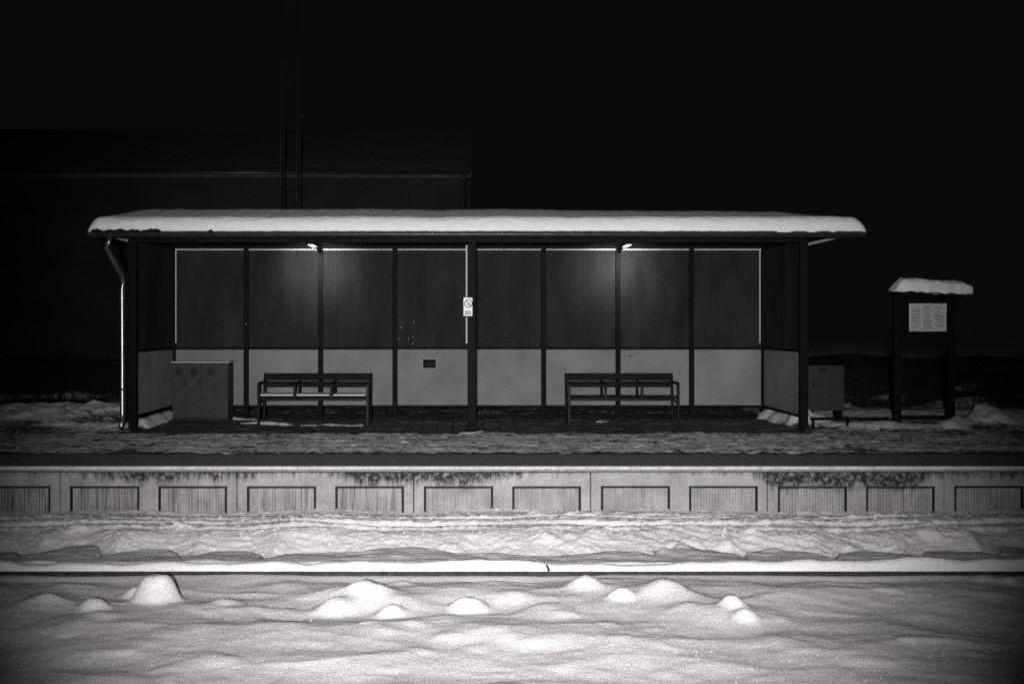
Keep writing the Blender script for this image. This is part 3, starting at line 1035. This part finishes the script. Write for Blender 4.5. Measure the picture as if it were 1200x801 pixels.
def poster():
    y = ny - .02; x0, x1, z0, z1 = X(1065.2, y), X(1109, y), Z(388, y), Z(355.5, y)
    gx = np.linspace(x0, x1, 15); gz = np.linspace(z0, z1, 11); bm = bmesh.new()
    g = [[bm.verts.new((a + .003 * N1(a * 9, c_ * 9), y - .004 - .006 * abs(float(N2(a * 5, c_ * 5))), c_ + .004 * float(N3(a * 20, c_ * 6)))) for a in gx] for c_ in gz]
    for i in range(10):
        for j in range(14): bm.faces.new((g[i][j], g[i][j + 1], g[i + 1][j + 1], g[i + 1][j]))
    r = bmesh.ops.extrude_face_region(bm, geom=bm.faces[:])
    for v in r['geom']:
        if isinstance(v, bmesh.types.BMVert): v.co.y += .002
    bmesh.ops.recalc_face_normals(bm, faces=bm.faces[:])
    finish('sheet', bm, 'paper', pst)
    for cidx in range(3):
        bm = bmesh.new()
        z = z1 - .05
        while z > z0 + .04:
            x = x0 + .03 + cidx * .16; e = x + .13 * random.uniform(.6, 1)
            while x < e:
                w = random.uniform(.012, .035); add_box(bm, x, min(x + w, e), y - .0125, y - .0115, z, z + .007); x += w + .008
            z -= random.choice((.018, .018, .03))
        tag(finish('print_column', bm, 'print_grey', pst), kind='stuff')


poster()


def board_snow():
    nx, nyk = 70, 18
    xs = np.linspace(rx0 - .01, rx1 + .005, nx); bm = bmesh.new(); rows = []
    e = np.clip((xs - xs[0]) / .12, 0, 1) ** .6 * np.clip(.55 + (xs[-1] - xs) / .25, 0, 1)
    for k in range(nyk + 1):
        a = math.pi * k / nyk
        y = ny - .015 - math.cos(a) * .135
        z = 1.851 + (.165 * (1 + .12 * N1.fbm(xs * 5, xs * 0 + k * .3, 3)) - .05 * sstep(0, 1, (xs - xs[0]) / (xs[-1] - xs[0]))) * e * max(math.sin(a), 0) ** .5
        yy = y + .012 * N2.fbm(xs * 8, xs * 0 + k * .5, 3)
        if k in (0, nyk): z = z - .025 - .02 * np.clip(N4(xs * 9, xs * 0), -.6, 1) - .03 * sstep(.0, 1, (xs - xs[0]) / (xs[-1] - xs[0]))
        rows.append([bm.verts.new(p) for p in zip(xs, yy, z)])
    for A, B in zip(rows, rows[1:]):
        for i in range(nx - 1): bm.faces.new((A[i], A[i + 1], B[i + 1], B[i]))
    for s in (0, -1): bm.faces.new([r[s] for r in rows])
    bmesh.ops.recalc_face_normals(bm, faces=bm.faces[:])
    tag(finish('board_snow', bm, 'roof_snow', smooth=True), 'lumpy cap of snow lying on the notice board roof', 'snow')


board_snow()

# ------------------------------------------------------------------ crumbs of frozen snow scattered on the surface
def ground_z(x, y):
    j = int(np.clip(np.searchsorted(gxs, x), 1, len(gxs) - 1)); i = int(np.clip(np.searchsorted(gys, y), 1, len(gys) - 1))
    return float(GH[i, j])


rg_ = np.random.RandomState(9)
tmp = bmesh.new(); bmesh.ops.create_icosphere(tmp, subdivisions=1, radius=1)
ico_v = [v.co.copy() for v in tmp.verts]; ico_f = [[v.index for v in f.verts] for f in tmp.faces]; tmp.free()
bm = bmesh.new()
for i in range(380):
    if i < 55: px, py = rg_.uniform(800, 1200), rg_.normal(775, 12)
    elif i < 75: px, py = rg_.uniform(0, 800), rg_.uniform(700, 800)
    else: px, py = rg_.uniform(0, 1200), rg_.uniform(600, 641)
    d = D(py, SZ); x = X(px, d); r = rg_.uniform(.002, .0055) if i < 75 else rg_.uniform(.003, .012)
    z = ground_z(x, d); sx_ = rg_.uniform(.8, 1.5)
    vs = [bm.verts.new((q.x * r * sx_ + x, q.y * r + d, q.z * r * .8 + z + r * .4)) for q in ico_v]
    for f in ico_f: bm.faces.new([vs[k] for k in f])
tag(finish('snow_crumbs', bm, 'snow'), 'small crumbs of frozen snow scattered over the track bed', 'snow', kind='stuff')

# ------------------------------------------------------------------ dark things behind: house and lattice mast
hy = 24.0
hs = thing('house', 'unlit house behind the shelter, its gutter just catching light', 'house', (X(197, hy), hy, -.1))
hx0, hx1 = X(-150, hy), X(545, hy)
gz = Z(204.5, hy)
box('wall', hx0, hx1, hy + .35, hy + 7, 0, gz + .3, 'house', hs, .02)
bm = bmesh.new()
rz = Z(152, hy + 3.6)
pr = [(hy - .12, gz + .03), (hy + 3.6, rz), (hy + 7.4, gz + .03), (hy + 7.4, gz - .1), (hy + 3.6, rz - .16), (hy - .12, gz - .1)]
A = [bm.verts.new((hx0 - .15, a, b)) for a, b in pr]; B = [bm.verts.new((hx1 + .15, a, b)) for a, b in pr]
for k in range(6): bm.faces.new((A[k], A[(k + 1) % 6], B[(k + 1) % 6], B[k]))
bm.faces.new(A[::-1]); bm.faces.new(B); bmesh.ops.recalc_face_normals(bm, faces=bm.faces[:])
hr = finish('roof', bm, 'house_roof', hs)
tube('gutter', [(hx0 - .1, hy - .18, gz + .04), (hx1 + .12, hy - .18, gz)], .035, 'house_metal', hs, 8)
tube('downpipe', [(hx1 - .02, hy - .16, gz - .03), (hx1 - .08, hy + .2, gz - .4), (hx1 - .08, hy + .28, gz - .6), (hx1 - .08, hy + .28, 0)], .045, 'house', hs, 8)
for k in range(2):
    wx = hx0 + 1.4 + k * 3.2
    w = box('window', wx, wx + 1.1, hy + .31, hy + .349, 2.9, 4.2, 'house', hs, .01)

my = 20.0
mm_ = thing('lattice_mast', 'tall thin lattice mast rising in the dark behind the shelter', 'mast', (X(340, my), my, -.1))
hw = .165
mcx = X(340, my)
for sx_ in (-1, 1):
    for sy_ in (-1, 1):
        tube('leg', [(mcx + sx_ * hw, my + sy_ * hw, .05), (mcx + sx_ * hw, my + sy_ * hw, 10.4)], .014, 'mast', mm_, 6)
z = .4; k = 0
while z < 10.3:
    for f in range(4):
        c0 = [(-1, -1), (1, -1), (1, 1), (-1, 1)][f]; c1 = [(1, -1), (1, 1), (-1, 1), (-1, -1)][f]
        bm = bmesh.new()
        add_tube(bm, [(mcx + c0[0] * hw, my + c0[1] * hw, z), (mcx + c1[0] * hw, my + c1[1] * hw, z + (.45 if k % 2 else 0))], .005, 5)
        finish('lattice_bar', bm, 'mast', mm_)
    z += .62; k += 1
tube('side_bracket', [(mcx + hw, my - hw, Z(139, my)), (mcx + .32, my - hw - .05, Z(138, my))], .03, 'mast', mm_, 8)

# ------------------------------------------------------------------ dry grass on the bank behind
bm = bmesh.new()
rng = np.random.RandomState(5)
for i in range(5200):
    x = rng.uniform(-13, 13); y = 16.8 + rng.rand() ** 1.3 * 5
    if -5 < x < 5 and rng.rand() < .75: continue
    z = -.1 + .55 * float(sstep(17, 23, np.array(y)))
    h = rng.uniform(.12, .55) * (1.2 if N3(x * .5, y * .5) > 0 else .5)
    a = rng.uniform(0, math.pi); l = rng.normal(0, .16, 2); w = .008
    p = Vector((x, y, z)); q = p + Vector((l[0] * .4, l[1] * .4, h * .6)); t_ = p + Vector((l[0], l[1], h))
    s = Vector((math.cos(a) * w, math.sin(a) * w, 0))
    v = [bm.verts.new(c_) for c_ in (p - s, p + s, q + s * .7, q - s * .7, t_)]
    bm.faces.new((v[0], v[1], v[2], v[3])); bm.faces.new((v[3], v[2], v[4]))
gr = finish('dry_grass', bm, 'grass')
tag(gr, 'dead dry grass standing on the dark bank behind the platform', 'grass', kind='stuff')

# ------------------------------------------------------------------ added light on a made-up post behind the camera, in place of a flash
fl = Vector(FLASH_LIGHT['loc'])
ft = thing('flash_stand_in', 'added light on a made-up post behind the camera, standing in for a flash', 'lamp', (fl.x, fl.y, SZ))
tube('post', [(fl.x, fl.y - .14, SZ - .1), (fl.x, fl.y - .14, fl.z + .02)], .03, 'steel', ft, 10)
box('housing', fl.x - .16, fl.x + .16, fl.y - .11, fl.y - .03, fl.z - .12, fl.z + .12, 'steel', ft, .01)
box('lens', fl.x - .14, fl.x + .14, fl.y - .029, fl.y - .022, fl.z - .10, fl.z + .10, 'flash_lens', ft, .002)
ld = bpy.data.lights.new('flash_beam', 'SPOT')
ld.energy = FLASH_LIGHT['power']; ld.spot_size = R(FLASH_LIGHT['cone']); ld.spot_blend = FLASH_LIGHT['blend']; ld.shadow_soft_size = .10
ld.color = (1, .965, .955)
lo = bpy.data.objects.new('flash_beam', ld); COL.objects.link(lo); lo.parent = ft
lo.location = Vector((fl.x, fl.y + .10, fl.z)) - ft.location
lo.rotation_euler = (Vector(FLASH_LIGHT['aim']) - fl).to_track_quat('-Z', 'Y').to_euler()
